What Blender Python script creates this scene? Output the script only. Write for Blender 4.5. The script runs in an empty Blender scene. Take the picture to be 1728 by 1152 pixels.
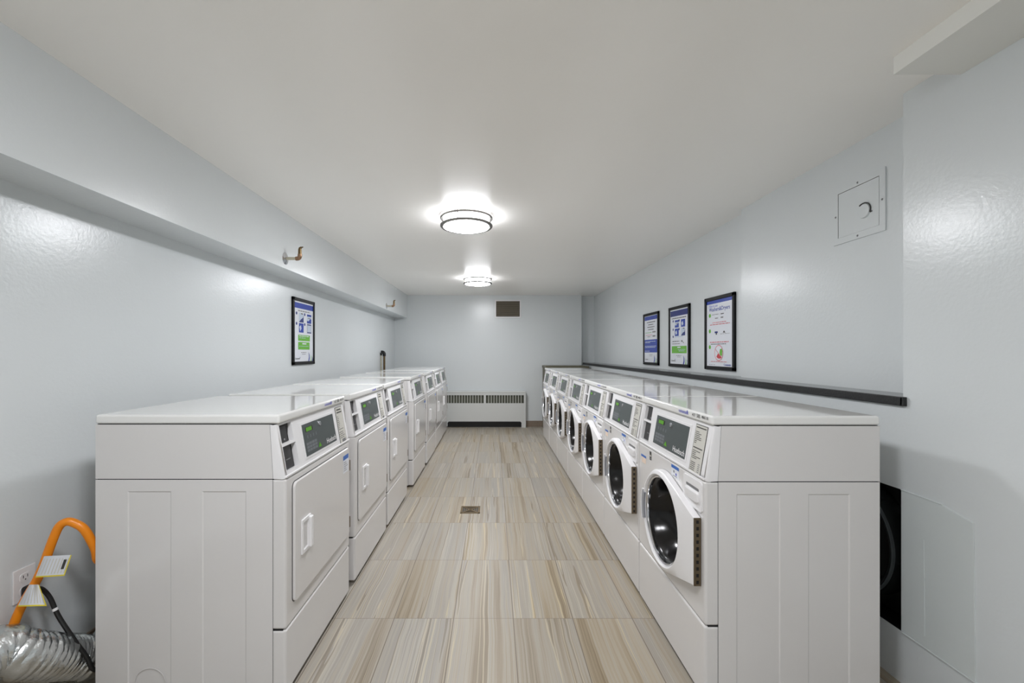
import bpy, bmesh, math, random
from mathutils import Vector, Matrix
random.seed(7)
PI = math.pi
COL = bpy.context.scene.collection

# ------------------------------------------------------------------ materials
def lin(c):
    out = []
    for v in c[:3]:
        v /= 255.0
        out.append(v / 12.92 if v <= 0.04045 else ((v + 0.055) / 1.055) ** 2.4)
    return (out[0], out[1], out[2], 1.0)

MATS = {}
def mat(name, rgb, rough=0.5, metal=0.0, spec=0.5, emit=0.0, bump=0.0, bscale=80.0, coat=0.0, mottle=0.0, mscale=3.0):
    if name in MATS:
        return MATS[name]
    m = bpy.data.materials.new(name)
    m.use_nodes = True
    nt = m.node_tree
    b = nt.nodes['Principled BSDF']
    b.inputs['Base Color'].default_value = lin(rgb)
    b.inputs['Roughness'].default_value = rough
    b.inputs['Metallic'].default_value = metal
    b.inputs['Specular IOR Level'].default_value = spec
    b.inputs['Coat Weight'].default_value = coat
    b.inputs['Coat Roughness'].default_value = 0.08
    if emit:
        b.inputs['Emission Color'].default_value = lin(rgb)
        b.inputs['Emission Strength'].default_value = emit
    tc = nt.nodes.new('ShaderNodeTexCoord')
    if mottle:
        n = nt.nodes.new('ShaderNodeTexNoise'); n.inputs['Scale'].default_value = mscale
        n.inputs['Detail'].default_value = 4
        nt.links.new(tc.outputs['Object'], n.inputs['Vector'])
        mx = nt.nodes.new('ShaderNodeMix'); mx.data_type = 'RGBA'
        c = lin(rgb)
        mx.inputs['A'].default_value = tuple(v * (1 - mottle) for v in c[:3]) + (1,)
        mx.inputs['B'].default_value = tuple(min(1, v * (1 + mottle)) for v in c[:3]) + (1,)
        nt.links.new(n.outputs['Fac'], mx.inputs['Factor'])
        nt.links.new(mx.outputs['Result'], b.inputs['Base Color'])
    if bump:
        n2 = nt.nodes.new('ShaderNodeTexNoise'); n2.inputs['Scale'].default_value = bscale
        n2.inputs['Detail'].default_value = 3
        nt.links.new(tc.outputs['Object'], n2.inputs['Vector'])
        bp = nt.nodes.new('ShaderNodeBump'); bp.inputs['Strength'].default_value = bump
        bp.inputs['Distance'].default_value = 0.002
        nt.links.new(n2.outputs['Fac'], bp.inputs['Height'])
        nt.links.new(bp.outputs['Normal'], b.inputs['Normal'])
    MATS[name] = m
    return m

M_wall = mat('wall_paint', (213, 217.5, 219), 0.25, spec=0.5, bump=0.25, bscale=70, mottle=0.012)
M_ceil = mat('ceiling_paint', (250, 248, 244), 0.33, spec=0.5, bump=0.3, bscale=25, mottle=0.015)
M_beam = mat('ceiling_box_paint', (234, 234, 229), 0.45, mottle=0.01)
M_patch = mat('patch_paint', (207, 213, 213), 0.4, bump=0.35, bscale=40, mottle=0.03, mscale=6)
M_white = mat('white_enamel', (217, 215, 214), 0.16, spec=0.5, mottle=0.008)
M_lid = mat('lid_enamel', (232, 232, 230), 0.07, spec=0.6, mottle=0.008)
M_plast = mat('white_plastic', (231, 230, 231), 0.3, mottle=0.008)
M_gap = mat('dark_chassis', (34, 34, 35), 0.6, mottle=0.1)  # dark grey that puts the shade into gaps and seams
M_panel = mat('control_panel_grey', (70, 78, 78), 0.28, mottle=0.03)
M_panel_b = mat('control_panel_buttons', (112, 116, 120), 0.4, mottle=0.03)
M_lcdoff = mat('screen_dark', (30, 22, 18), 0.2, mottle=0.03)
M_green = mat('screen_green', (84, 152, 20), 0.3, emit=0.02, mottle=0.02)
M_slot = mat('coin_slot_dark', (46, 45, 46), 0.4, mottle=0.1, mscale=20)
M_steel = mat('brushed_steel', (190, 190, 192), 0.25, metal=1.0, mottle=0.05, mscale=30)
M_chrome = mat('chrome', (215, 216, 220), 0.12, metal=1.0, mottle=0.02)
M_hinge = mat('hinge_metal', (128, 116, 98), 0.35, metal=1.0, mottle=0.15, mscale=40)
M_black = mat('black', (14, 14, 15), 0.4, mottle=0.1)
M_frame = mat('black_frame', (13, 14, 16), 0.45, spec=0.25, mottle=0.1)
M_glass = mat('dark_door_glass', (15, 13, 13), 0.18, spec=0.4, mottle=0.1)
M_grip = mat('grey_grip', (150, 152, 158), 0.35, mottle=0.03)
M_label = mat('label_silver', (205, 203, 195), 0.35, mottle=0.02)
M_ink = mat('ink_dark', (62, 60, 58), 0.5, mottle=0.05)
M_inkl = mat('ink_light', (120, 120, 122), 0.5, mottle=0.05)
M_logo = mat('logo_blue', (92, 96, 190), 0.4, mottle=0.02)
M_paper = mat('poster_paper', (226, 229, 236), 0.25, mottle=0.01)
M_blue = mat('poster_blue', (40, 66, 165), 0.25, mottle=0.03)
M_dblue = mat('poster_dark_blue', (36, 48, 120), 0.25, mottle=0.05)
M_pgreen = mat('poster_green', (104, 180, 52), 0.25, mottle=0.03)
M_red = mat('poster_red', (200, 60, 66), 0.3, mottle=0.04)
M_pink = mat('poster_red_text', (214, 120, 128), 0.3, mottle=0.03)
M_pale = mat('poster_pale_blue', (196, 208, 226), 0.25, mottle=0.02)
M_stick = mat('sticker_blue', (52, 108, 190), 0.35, mottle=0.03)
M_peach = mat('sticker_peach', (236, 214, 196), 0.4, mottle=0.02)
M_orange = mat('orange_hose_coat', (240, 140, 12), 0.35, mottle=0.03)
M_yellow = mat('tag_yellow', (232, 214, 60), 0.5, mottle=0.03)
M_foil = mat('aluminium_foil', (215, 218, 218), 0.26, metal=1.0, bump=1.0, bscale=75, mottle=0.12, mscale=25)
M_brass = mat('brass', (118, 100, 72), 0.35, metal=1.0, mottle=0.2, mscale=30)
M_copper = mat('aged_copper', (152, 122, 98), 0.35, metal=1.0, mottle=0.25, mscale=40)
M_pipe = mat('grey_pipe', (196, 190, 170), 0.3, metal=0.7, mottle=0.1, mscale=30)
M_rad = mat('radiator_white', (208, 210, 208), 0.4, mottle=0.01)
M_radin = mat('radiator_inside', (84, 86, 74), 0.6, mottle=0.1)
M_radbar = mat('radiator_bars', (184, 186, 178), 0.4, mottle=0.02)
M_vent = mat('vent_brown', (112, 104, 90), 0.5, mottle=0.1, mscale=10)
M_ventd = mat('vent_dark', (58, 52, 44), 0.6, mottle=0.1)
M_base = mat('baseboard_tile', (132, 118, 104), 0.35, mottle=0.12, mscale=8)
M_olive = mat('olive_wood', (96, 92, 74), 0.5, mottle=0.1, mscale=6)
M_shelf = mat('shelf_laminate', (62, 64, 64), 0.14, spec=0.5, mottle=0.03)
M_edge = mat('shelf_edge_black', (30, 30, 31), 0.45, bump=0.6, bscale=120, mottle=0.25, mscale=60)
M_nickel = mat('brushed_nickel', (122, 119, 116), 0.4, metal=1.0, mottle=0.03)
M_lamp = mat('lamp_diffuser', (250, 251, 255), 0.4, emit=26.0)
M_lampside = mat('lamp_side_glass', (250, 251, 255), 0.4, emit=8.0)
M_rubber = mat('black_rubber', (20, 20, 20), 0.5, mottle=0.1)

def floor_material():
    m = bpy.data.materials.new('striped_floor_tile'); m.use_nodes = True
    nt = m.node_tree; N = nt.nodes; L = nt.links
    b = N['Principled BSDF']
    tc = N.new('ShaderNodeTexCoord')
    sep = N.new('ShaderNodeSeparateXYZ'); L.new(tc.outputs['Object'], sep.inputs[0])
    def math_(op, a, bb=None, c=None):
        n = N.new('ShaderNodeMath'); n.operation = op
        for i, v in enumerate((a, bb, c)):
            if v is None: continue
            if isinstance(v, (int, float)): n.inputs[i].default_value = v
            else: L.new(v, n.inputs[i])
        return n.outputs[0]
    TX, TY = 0.28, 0.567
    u = math_('DIVIDE', math_('SUBTRACT', sep.outputs['X'], 0.095), TX)
    v = math_('DIVIDE', math_('SUBTRACT', sep.outputs['Y'], 2.017), TY)
    cu, cv = math_('FLOOR', u), math_('FLOOR', v)
    fu, fv = math_('FRACT', u), math_('FRACT', v)
    cc = N.new('ShaderNodeCombineXYZ'); L.new(cu, cc.inputs[0]); L.new(cv, cc.inputs[1])
    wn = N.new('ShaderNodeTexWhiteNoise'); wn.noise_dimensions = '2D'; L.new(cc.outputs[0], wn.inputs['Vector'])
    rnd = wn.outputs['Value']
    ws = N.new('ShaderNodeSeparateXYZ'); L.new(wn.outputs['Color'], ws.inputs[0])
    # wobble of the veins along the tile
    wob = N.new('ShaderNodeTexNoise'); wob.inputs['Scale'].default_value = 3.0; wob.inputs['Detail'].default_value = 2
    L.new(tc.outputs['Object'], wob.inputs['Vector'])
    xw = math_('ADD', sep.outputs['X'], math_('MULTIPLY', math_('SUBTRACT', wob.outputs['Fac'], 0.5), 0.022))
    def streak(sx, sy, det, seed, rough=0.55):
        c = N.new('ShaderNodeCombineXYZ')
        L.new(math_('MULTIPLY', xw, sx), c.inputs[0])
        L.new(math_('MULTIPLY', sep.outputs['Y'], sy), c.inputs[1])
        L.new(math_('MULTIPLY_ADD', math_('FLOOR', math_('MULTIPLY', rnd, 5.0)), 7.3, seed), c.inputs[2])
        n = N.new('ShaderNodeTexNoise'); n.inputs['Scale'].default_value = 1.0
        n.inputs['Detail'].default_value = det; n.inputs['Roughness'].default_value = rough
        L.new(c.outputs[0], n.inputs['Vector'])
        return n.outputs['Fac']
    s1 = streak(15, 0.28, 3, 1.7)
    s2 = streak(120, 0.8, 3, 9.1, 0.6)
    s3 = streak(6, 0.2, 1, 4.4)
    mixv = math_('ADD', math_('MULTIPLY', s1, 0.55), math_('ADD', math_('MULTIPLY', s2, 0.28), math_('MULTIPLY', s3, 0.2)))
    ramp = N.new('ShaderNodeValToRGB'); L.new(mixv, ramp.inputs['Fac'])
    cr = ramp.color_ramp
    stops = [(0.34, (124, 112, 94)), (0.41, (148, 137, 120)), (0.45, (165, 155, 139)), (0.5, (173, 166, 154)),
             (0.545, (160, 155, 147)), (0.60, (184, 178, 167)), (0.67, (150, 138, 117))]
    cr.elements[0].position = stops[0][0]; cr.elements[0].color = lin(stops[0][1])
    cr.elements[1].position = stops[-1][0]; cr.elements[1].color = lin(stops[-1][1])
    for p, c in stops[1:-1]:
        e = cr.elements.new(p); e.color = lin(c)
    # thin pale and brown veins
    v1 = streak(22, 0.25, 1, 21.0, 0.4)
    band = math_('LESS_THAN', math_('ABSOLUTE', math_('SUBTRACT', v1, 0.56)), 0.008)
    band2 = math_('LESS_THAN', math_('ABSOLUTE', math_('SUBTRACT', v1, 0.59)), 0.011)
    mx1 = N.new('ShaderNodeMix'); mx1.data_type = 'RGBA'
    L.new(math_('MULTIPLY', band, 0.6), mx1.inputs['Factor']); L.new(ramp.outputs['Color'], mx1.inputs['A'])
    mx1.inputs['B'].default_value = lin((204, 192, 166))
    mx2 = N.new('ShaderNodeMix'); mx2.data_type = 'RGBA'
    L.new(math_('MULTIPLY', band2, 0.5), mx2.inputs['Factor']); L.new(mx1.outputs['Result'], mx2.inputs['A'])
    mx2.inputs['B'].default_value = lin((118, 103, 80))
    # tile to tile tone
    hv = N.new('ShaderNodeHueSaturation'); L.new(mx2.outputs['Result'], hv.inputs['Color'])
    L.new(math_('MULTIPLY_ADD', ws.outputs[1], 0.09, 0.83), hv.inputs['Value'])
    L.new(math_('MULTIPLY_ADD', ws.outputs[2], 0.4, 0.95), hv.inputs['Saturation'])
    # grout
    gx = math_('LESS_THAN', math_('MINIMUM', fu, math_('SUBTRACT', 1.0, fu)), 0.007)
    gy = math_('LESS_THAN', math_('MINIMUM', fv, math_('SUBTRACT', 1.0, fv)), 0.0034)
    g = math_('MAXIMUM', math_('MULTIPLY', gx, 0.9), math_('MULTIPLY', gy, 0.55))
    mx3 = N.new('ShaderNodeMix'); mx3.data_type = 'RGBA'
    L.new(g, mx3.inputs['Factor']); L.new(hv.outputs['Color'], mx3.inputs['A'])
    mx3.inputs['B'].default_value = lin((104, 92, 78))
    L.new(mx3.outputs['Result'], b.inputs['Base Color'])
    b.inputs['Roughness'].default_value = 0.42
    return m
M_floor = floor_material()

# ------------------------------------------------------------------ mesh builder
_font_cache = {}
def font_polys(s):
    """triangles of a string, cached: (list of 2D points, list of faces, width)"""
    if s in _font_cache: return _font_cache[s]
    cu = bpy.data.curves.new('letters', 'FONT'); cu.body = s; cu.offset = 0.012; cu.size = 1.0; cu.resolution_u = 2
    ob = bpy.data.objects.new('letters', cu); COL.objects.link(ob)
    dg = bpy.context.evaluated_depsgraph_get()
    me = ob.evaluated_get(dg).to_mesh()
    pts = [(v.co.x, v.co.y) for v in me.vertices]
    fs = [tuple(p.vertices) for p in me.polygons]
    ob.evaluated_get(dg).to_mesh_clear()
    bpy.data.objects.remove(ob); bpy.data.curves.remove(cu)
    w = max([p[0] for p in pts] + [0.01])
    _font_cache[s] = (pts, fs, w)
    return _font_cache[s]

class MB:
    def __init__(self):
        self.bm = bmesh.new(); self.mats = []
    def mi(self, m):
        if m not in self.mats: self.mats.append(m)
        return self.mats.index(m)
    def f(self, pts, m):
        vs = [self.bm.verts.new(p) for p in pts]
        fc = self.bm.faces.new(vs); fc.material_index = self.mi(m); return fc
    def box(self, x0, x1, y0, y1, z0, z1, m, bev=0.0, seg=2):
        r = bmesh.ops.create_cube(self.bm, size=1.0)
        vs = r['verts']
        for v in vs:
            v.co = Vector(((x0 + x1) / 2 + v.co.x * (x1 - x0), (y0 + y1) / 2 + v.co.y * (y1 - y0), (z0 + z1) / 2 + v.co.z * (z1 - z0)))
        k = self.mi(m)
        es = set()
        for v in vs:
            for fc in v.link_faces: fc.material_index = k
            for e in v.link_edges: es.add(e)
        if bev > 0:
            bmesh.ops.bevel(self.bm, geom=list(es), offset=bev, segments=seg, profile=0.5, affect='EDGES', clamp_overlap=True)
        return self
    def tube(self, pts, r, m, seg=12, caps=True):
        pts = [Vector(p) for p in pts]
        k = self.mi(m); n = len(pts)
        rr = r if isinstance(r, (list, tuple)) else [r] * n
        t0 = (pts[1] - pts[0]).normalized()
        ref = Vector((0, 0, 1)) if abs(t0.z) < 0.9 else Vector((1, 0, 0))
        nrm = (ref - t0 * ref.dot(t0)).normalized()
        rings = []
        for i in range(n):
            if i == 0: t = t0
            elif i == n - 1: t = (pts[i] - pts[i - 1]).normalized()
            else: t = ((pts[i + 1] - pts[i]).normalized() + (pts[i] - pts[i - 1]).normalized()).normalized()
            nrm = (nrm - t * nrm.dot(t)).normalized()
            bi = t.cross(nrm)
            rings.append([self.bm.verts.new(pts[i] + (nrm * math.cos(a) + bi * math.sin(a)) * rr[i]) for a in [2 * PI * j / seg for j in range(seg)]])
        for i in range(n - 1):
            for j in range(seg):
                fc = self.bm.faces.new((rings[i][j], rings[i][(j + 1) % seg], rings[i + 1][(j + 1) % seg], rings[i + 1][j]))
                fc.material_index = k
        if caps:
            for rg in (list(reversed(rings[0])), rings[-1]):
                fc = self.bm.faces.new(rg); fc.material_index = k
        return self
    def lathe(self, prof, c, A, U, V, m, seg=48, a0=0.0, a1=2 * PI):
        """prof = [(r, h)]: revolve about axis A through c; U, V span the plane"""
        c, A, U, V = Vector(c), Vector(A), Vector(U), Vector(V)
        k = self.mi(m); full = abs(a1 - a0 - 2 * PI) < 1e-6
        cnt = seg if full else seg + 1
        rings = []
        for r, h in prof:
            if r < 1e-6: rings.append([self.bm.verts.new(c + A * h)])
            else: rings.append([self.bm.verts.new(c + A * h + (U * math.cos(a) + V * math.sin(a)) * r) for a in [a0 + (a1 - a0) * j / seg for j in range(cnt)]])
        for i in range(len(prof) - 1):
            a, b2 = rings[i], rings[i + 1]
            for j in range(seg):
                j2 = (j + 1) % cnt
                if len(a) == 1 and len(b2) == 1: continue
                if len(a) == 1: q = (a[0], b2[j2], b2[j])
                elif len(b2) == 1: q = (a[j], a[j2], b2[0])
                else: q = (a[j], a[j2], b2[j2], b2[j])
                fc = self.bm.faces.new(q); fc.material_index = k
        return self
    def slab(self, poly, o, U, V, N, h0, h1, m, ch=0.0):
        """extrude the 2D polygon (counter-clockwise in U,V) from height h0 to h1 along N, chamfered at the top"""
        o, U, V, N = Vector(o), Vector(U), Vector(V), Vector(N)
        k = self.mi(m); n = len(poly)
        def off(d):
            out = []
            for i in range(n):
                p0, p1, p2 = Vector(poly[i - 1]), Vector(poly[i]), Vector(poly[(i + 1) % n])
                e1, e2 = (p1 - p0), (p2 - p1)
                if e1.length < 1e-9 or e2.length < 1e-9: out.append(p1); continue
                n1 = Vector((-e1.y, e1.x)).normalized(); n2 = Vector((-e2.y, e2.x)).normalized()
                q = (n1 + n2)
                q = q / max(0.3, q.length_squared) * 2
                out.append(p1 + q * d)
            return out
        loops = [(poly, h0), (poly, h1 - ch)]
        if ch > 0: loops += [(off(ch * 0.35), h1 - ch * 0.3), (off(ch), h1)]
        R = [[self.bm.verts.new(o + U * p[0] + V * p[1] + N * h) for p in pl] for pl, h in loops]
        for i in range(len(R) - 1):
            for j in range(n):
                fc = self.bm.faces.new((R[i][j], R[i][(j + 1) % n], R[i + 1][(j + 1) % n], R[i + 1][j])); fc.material_index = k
        fc = self.bm.faces.new(R[-1]); fc.material_index = k
        fc = self.bm.faces.new(list(reversed(R[0]))); fc.material_index = k
        return self
    def holed(self, o, U, V, N, u0, u1, v0, v1, holes, m):
        """flat sheet with rectangular pockets: holes = (u0,u1,v0,v1,depth,slant,back material,wall material)"""
        o, U, V, N = Vector(o), Vector(U), Vector(V), Vector(N)
        us = sorted(set([u0, u1] + [h[0] for h in holes] + [h[1] for h in holes]))
        vs = sorted(set([v0, v1] + [h[2] for h in holes] + [h[3] for h in holes]))
        P = lambda u, v, d=0.0: o + U * u + V * v - N * d
        for i in range(len(us) - 1):
            for j in range(len(vs) - 1):
                a, b2, c, d = us[i], us[i + 1], vs[j], vs[j + 1]
                if any(h[0] <= a + 1e-7 and h[1] >= b2 - 1e-7 and h[2] <= c + 1e-7 and h[3] >= d - 1e-7 for h in holes): continue
                self.f([P(a, c), P(b2, c), P(b2, d), P(a, d)], m)
        for (a, b2, c, d, dep, sl, mb, mw) in holes:
            A = [P(a, c), P(b2, c), P(b2, d), P(a, d)]
            B = [P(a + sl, c + sl, dep), P(b2 - sl, c + sl, dep), P(b2 - sl, d - sl, dep), P(a + sl, d - sl, dep)]
            for q in range(4):
                r = (q + 1) % 4
                self.f([A[q], A[r], B[r], B[q]], mw)
            if mb: self.f(B, mb)
        return self
    def text(self, s, o, U, V, N, width, m, lift=0.0006, height=None):
        pts, fs, w = font_polys(s)
        o, U, V, N = Vector(o), Vector(U), Vector(V), Vector(N)
        k = width / w; kv = k if height is None else height
        vs = [self.bm.verts.new(o + U * p[0] * k + V * p[1] * kv + N * lift) for p in pts]
        mi = self.mi(m)
        for f in fs:
            try:
                fc = self.bm.faces.new([vs[i] for i in f]); fc.material_index = mi
            except ValueError: pass
        return self
    def rect(self, o, U, V, N, u0, u1, v0, v1, m, lift=0.0004):
        o, U, V, N = Vector(o), Vector(U), Vector(V), Vector(N)
        q = o + N * lift
        self.f([q + U * u0 + V * v0, q + U * u1 + V * v0, q + U * u1 + V * v1, q + U * u0 + V * v1], m)
        return self
    def build(self, name, parent=None, smooth=35, weld=True, label=None):
        if weld: bmesh.ops.remove_doubles(self.bm, verts=self.bm.verts, dist=1e-5)
        me = bpy.data.meshes.new(name)
        self.bm.normal_update()
        self.bm.to_mesh(me); self.bm.free()
        for m in self.mats: me.materials.append(m)
        if smooth:
            for p in me.polygons: p.use_smooth = True
            me.set_sharp_from_angle(angle=math.radians(smooth))
        ob = bpy.data.objects.new(name, me); COL.objects.link(ob)
        if smooth:
            wn = ob.modifiers.new('weighted', 'WEIGHTED_NORMAL'); wn.keep_sharp = True; wn.weight = 100
        if parent: ob.parent = parent
        if label: ob['label'] = label
        return ob

def thing(name, label, cat, loc=(0, 0, 0), rz=0.0, group=None):
    o = bpy.data.objects.new(name, None); COL.objects.link(o)
    o.empty_display_size = 0.1
    o.location = loc; o.rotation_euler = (0, 0, rz)
    o['label'] = label; o['category'] = cat
    if group: o['group'] = group
    return o
def tag(o, label, cat, group=None):
    o['label'] = label; o['category'] = cat
    if group: o['group'] = group
    return o
def struct(mb, name, smooth=35):
    o = mb.build(name, smooth=smooth); o['kind'] = 'structure'; return o
def dup(root, loc, label, rz=None):
    r = root.copy(); COL.objects.link(r); r.location = loc; r['label'] = label
    if rz is not None: r.rotation_euler = (0, 0, rz)
    for ch in list(root.children):
        c = ch.copy(); COL.objects.link(c); c.parent = r
        for g in list(ch.children):
            d = g.copy(); COL.objects.link(d); d.parent = c
    return r
def rrect(y0, y1, z0, z1, r, n=5):
    pts = []
    for cx, cy, a in ((y1 - r, z0 + r, -PI / 2), (y1 - r, z1 - r, 0), (y0 + r, z1 - r, PI / 2), (y0 + r, z0 + r, PI)):
        for i in range(n + 1):
            t = a + PI / 2 * i / n
            pts.append((cx + r * math.cos(t), cy + r * math.sin(t)))
    return pts
def smooth_path(pts, n=8):
    P = [Vector(p) for p in pts]; out = []
    for i in range(len(P) - 1):
        p0 = P[i - 1] if i else P[0] * 2 - P[1]
        p1, p2 = P[i], P[i + 1]
        p3 = P[i + 2] if i + 2 < len(P) else P[-1] * 2 - P[-2]
        for k in range(n):
            t = k / n
            out.append(0.5 * ((2 * p1) + (p2 - p0) * t + (2 * p0 - 5 * p1 + 4 * p2 - p3) * t * t + (3 * p1 - p0 - 3 * p2 + p3) * t ** 3))
    out.append(P[-1]); return out
EX, EY, EZ = Vector((1, 0, 0)), Vector((0, 1, 0)), Vector((0, 0, 1))

# ------------------------------------------------------------------ the room
YB, YF = 7.26, -3.4          # far wall, wall behind the camera
ZC = 2.224
XL = -1.67
XR0, XR1, XR2 = 1.545, 1.69, 1.75
b = MB(); b.box(XL - 0.3, XR2 + 0.3, YF - 0.2, YB + 0.4, -0.1, 0.0, M_floor); struct(b, 'floor')
b = MB(); b.box(XL - 0.3, XR2 + 0.3, YF - 0.2, YB + 0.4, ZC, ZC + 0.1, M_ceil); struct(b, 'ceiling')
b = MB(); b.box(XL - 0.2, XL, YF, YB, 0, ZC, M_wall); struct(b, 'wall_left')
b = MB(); b.box(XL - 0.2, 1.5, YB, YB + 0.3, 0, ZC, M_wall); b.box(1.5, XR2 + 0.2, YB + 0.14, YB + 0.3, 0, ZC, M_wall); struct(b, 'wall_back')
b = MB(); b.box(XL - 0.2, XR0 + 0.2, YF - 0.2, YF, 0, ZC, M_wall); struct(b, 'wall_front')
ZL = 1.048                   # top of the thick lower wall under the ledge
HY0, HY1, HZ0, HZ1 = 1.619, 2.20, 0.198, 0.733
b = MB()
# lower wall sheet faces -X; u runs along -Y so that U x V = -X
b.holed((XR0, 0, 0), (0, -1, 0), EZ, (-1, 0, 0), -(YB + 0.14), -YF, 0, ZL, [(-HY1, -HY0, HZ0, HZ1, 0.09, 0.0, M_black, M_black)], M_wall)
b.f([(XR0, YF, ZL), (XR0, 1.614, ZL), (XR0, 1.614, ZC), (XR0, YF, ZC)], M_wall)
b.f([(XR0, 1.614, ZL), (XR1, 1.614, ZL), (XR1, 1.614, ZC), (XR0, 1.614, ZC)], M_wall)
b.f([(XR1, 1.614, ZL), (XR1, 2.92, ZL), (XR1, 2.92, ZC), (XR1, 1.614, ZC)], M_wall)
b.f([(XR1, 2.92, ZL), (XR2, 2.92, ZL), (XR2, 2.92, ZC), (XR1, 2.92, ZC)], M_wall)
b.f([(XR2, 2.92, ZL), (XR2, YB + 0.14, ZL), (XR2, YB + 0.14, ZC), (XR2, 2.92, ZC)], M_wall)
b.f([(XR0, 1.614, ZL), (XR0, YB + 0.14, ZL), (XR2, YB + 0.14, ZL), (XR2, 2.92, ZL), (XR1, 2.92, ZL), (XR1, 1.614, ZL)], M_wall)
# solid backing
b.box(XR2 + 0.005, XR2 + 0.2, YF, YB + 0.14, 0, ZC, M_wall)
struct(b, 'wall_right', smooth=0)
b = MB(); b.box(XL, -1.45, YF, YB, 1.838, ZC, M_wall); struct(b, 'trim_1')             # bulkhead along the left wall
b = MB(); b.box(1.323, XR0, YF, 1.415, ZC - 0.056, ZC, M_beam); struct(b, 'trim_2')     # box on the ceiling, right
# repaired patch on the lower right wall
b = MB()
b.slab([(-HY0, HZ0 + 0.002), (-1.37, HZ0 + 0.0), (-1.375, HZ1 - 0.03), (-1.47, HZ1 - 0.006), (-HY0, HZ1 - 0.002)], (XR0, 0, 0), (0, -1, 0), EZ, (-1, 0, 0), 0.0, 0.004, M_patch, ch=0.002)
b.slab([(-1.535, 0.24), (-1.529, 0.24), (-1.532, 0.58), (-1.534, 0.58)], (XR0, 0, 0), (0, -1, 0), EZ, (-1, 0, 0), 0.004, 0.0055, M_patch)
b.slab([(-HY0, HZ0 - 0.004), (-1.36, HZ0 - 0.006), (-1.36, HZ0), (-HY0, HZ0 + 0.002)], (XR0, 0, 0), (0, -1, 0), EZ, (-1, 0, 0), 0.0, 0.006, M_patch, ch=0.002)
b.slab([(-HY0, HZ1 - 0.002), (-1.47, HZ1 - 0.006), (-1.47, HZ1 - 0.003), (-HY0, HZ1 + 0.001)], (XR0, 0, 0), (0, -1, 0), EZ, (-1, 0, 0), 0.0, 0.0055, M_patch, ch=0.001)
struct(b, 'trim_3')
def baseb(name, boxes):
    b = MB()
    for q in boxes: b.box(*q, M_base, bev=0.002)
    struct(b, name)
bb = []
x = XL + 0.012
while x < 1.5:
    bb.append((x, min(x + 0.3, 1.5), YB - 0.012, YB, 0, 0.1)); x += 0.303
baseb('baseboard_back', bb)
bb = []
y = YF
while y < YB - 0.02:
    bb.append((XL, XL + 0.012, y, min(y + 0.3, YB - 0.014), 0, 0.1)); y += 0.303
baseb('baseboard_left', bb)
bb = []
y = 1.75
while y < YB - 0.02:
    bb.append((XR0 - 0.012, XR0, y, min(y + 0.3, YB - 0.014), 0, 0.1)); y += 0.303
baseb('baseboard_right', bb)

# ------------------------------------------------------------------ laundry machines
W2 = 0.3415                   # half width
ZS, ZLID0, ZLID1 = 0.797, 0.992, 1.027
SLOPE = 0.034
def console_frame():
    V = Vector((-SLOPE, 0, ZLID0 - ZS)); L = V.length; V /= L
    N = Vector((V.z, 0, -V.x))
    return Vector((0, 0, ZS)), EY, V, N, L
CO, CU, CV, CN, CLEN = console_frame()
def sz(z): return (z - ZS) / (ZLID0 - ZS) * CLEN
def yl(v): return v - W2       # distance from the left edge of the front -> local y

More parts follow.
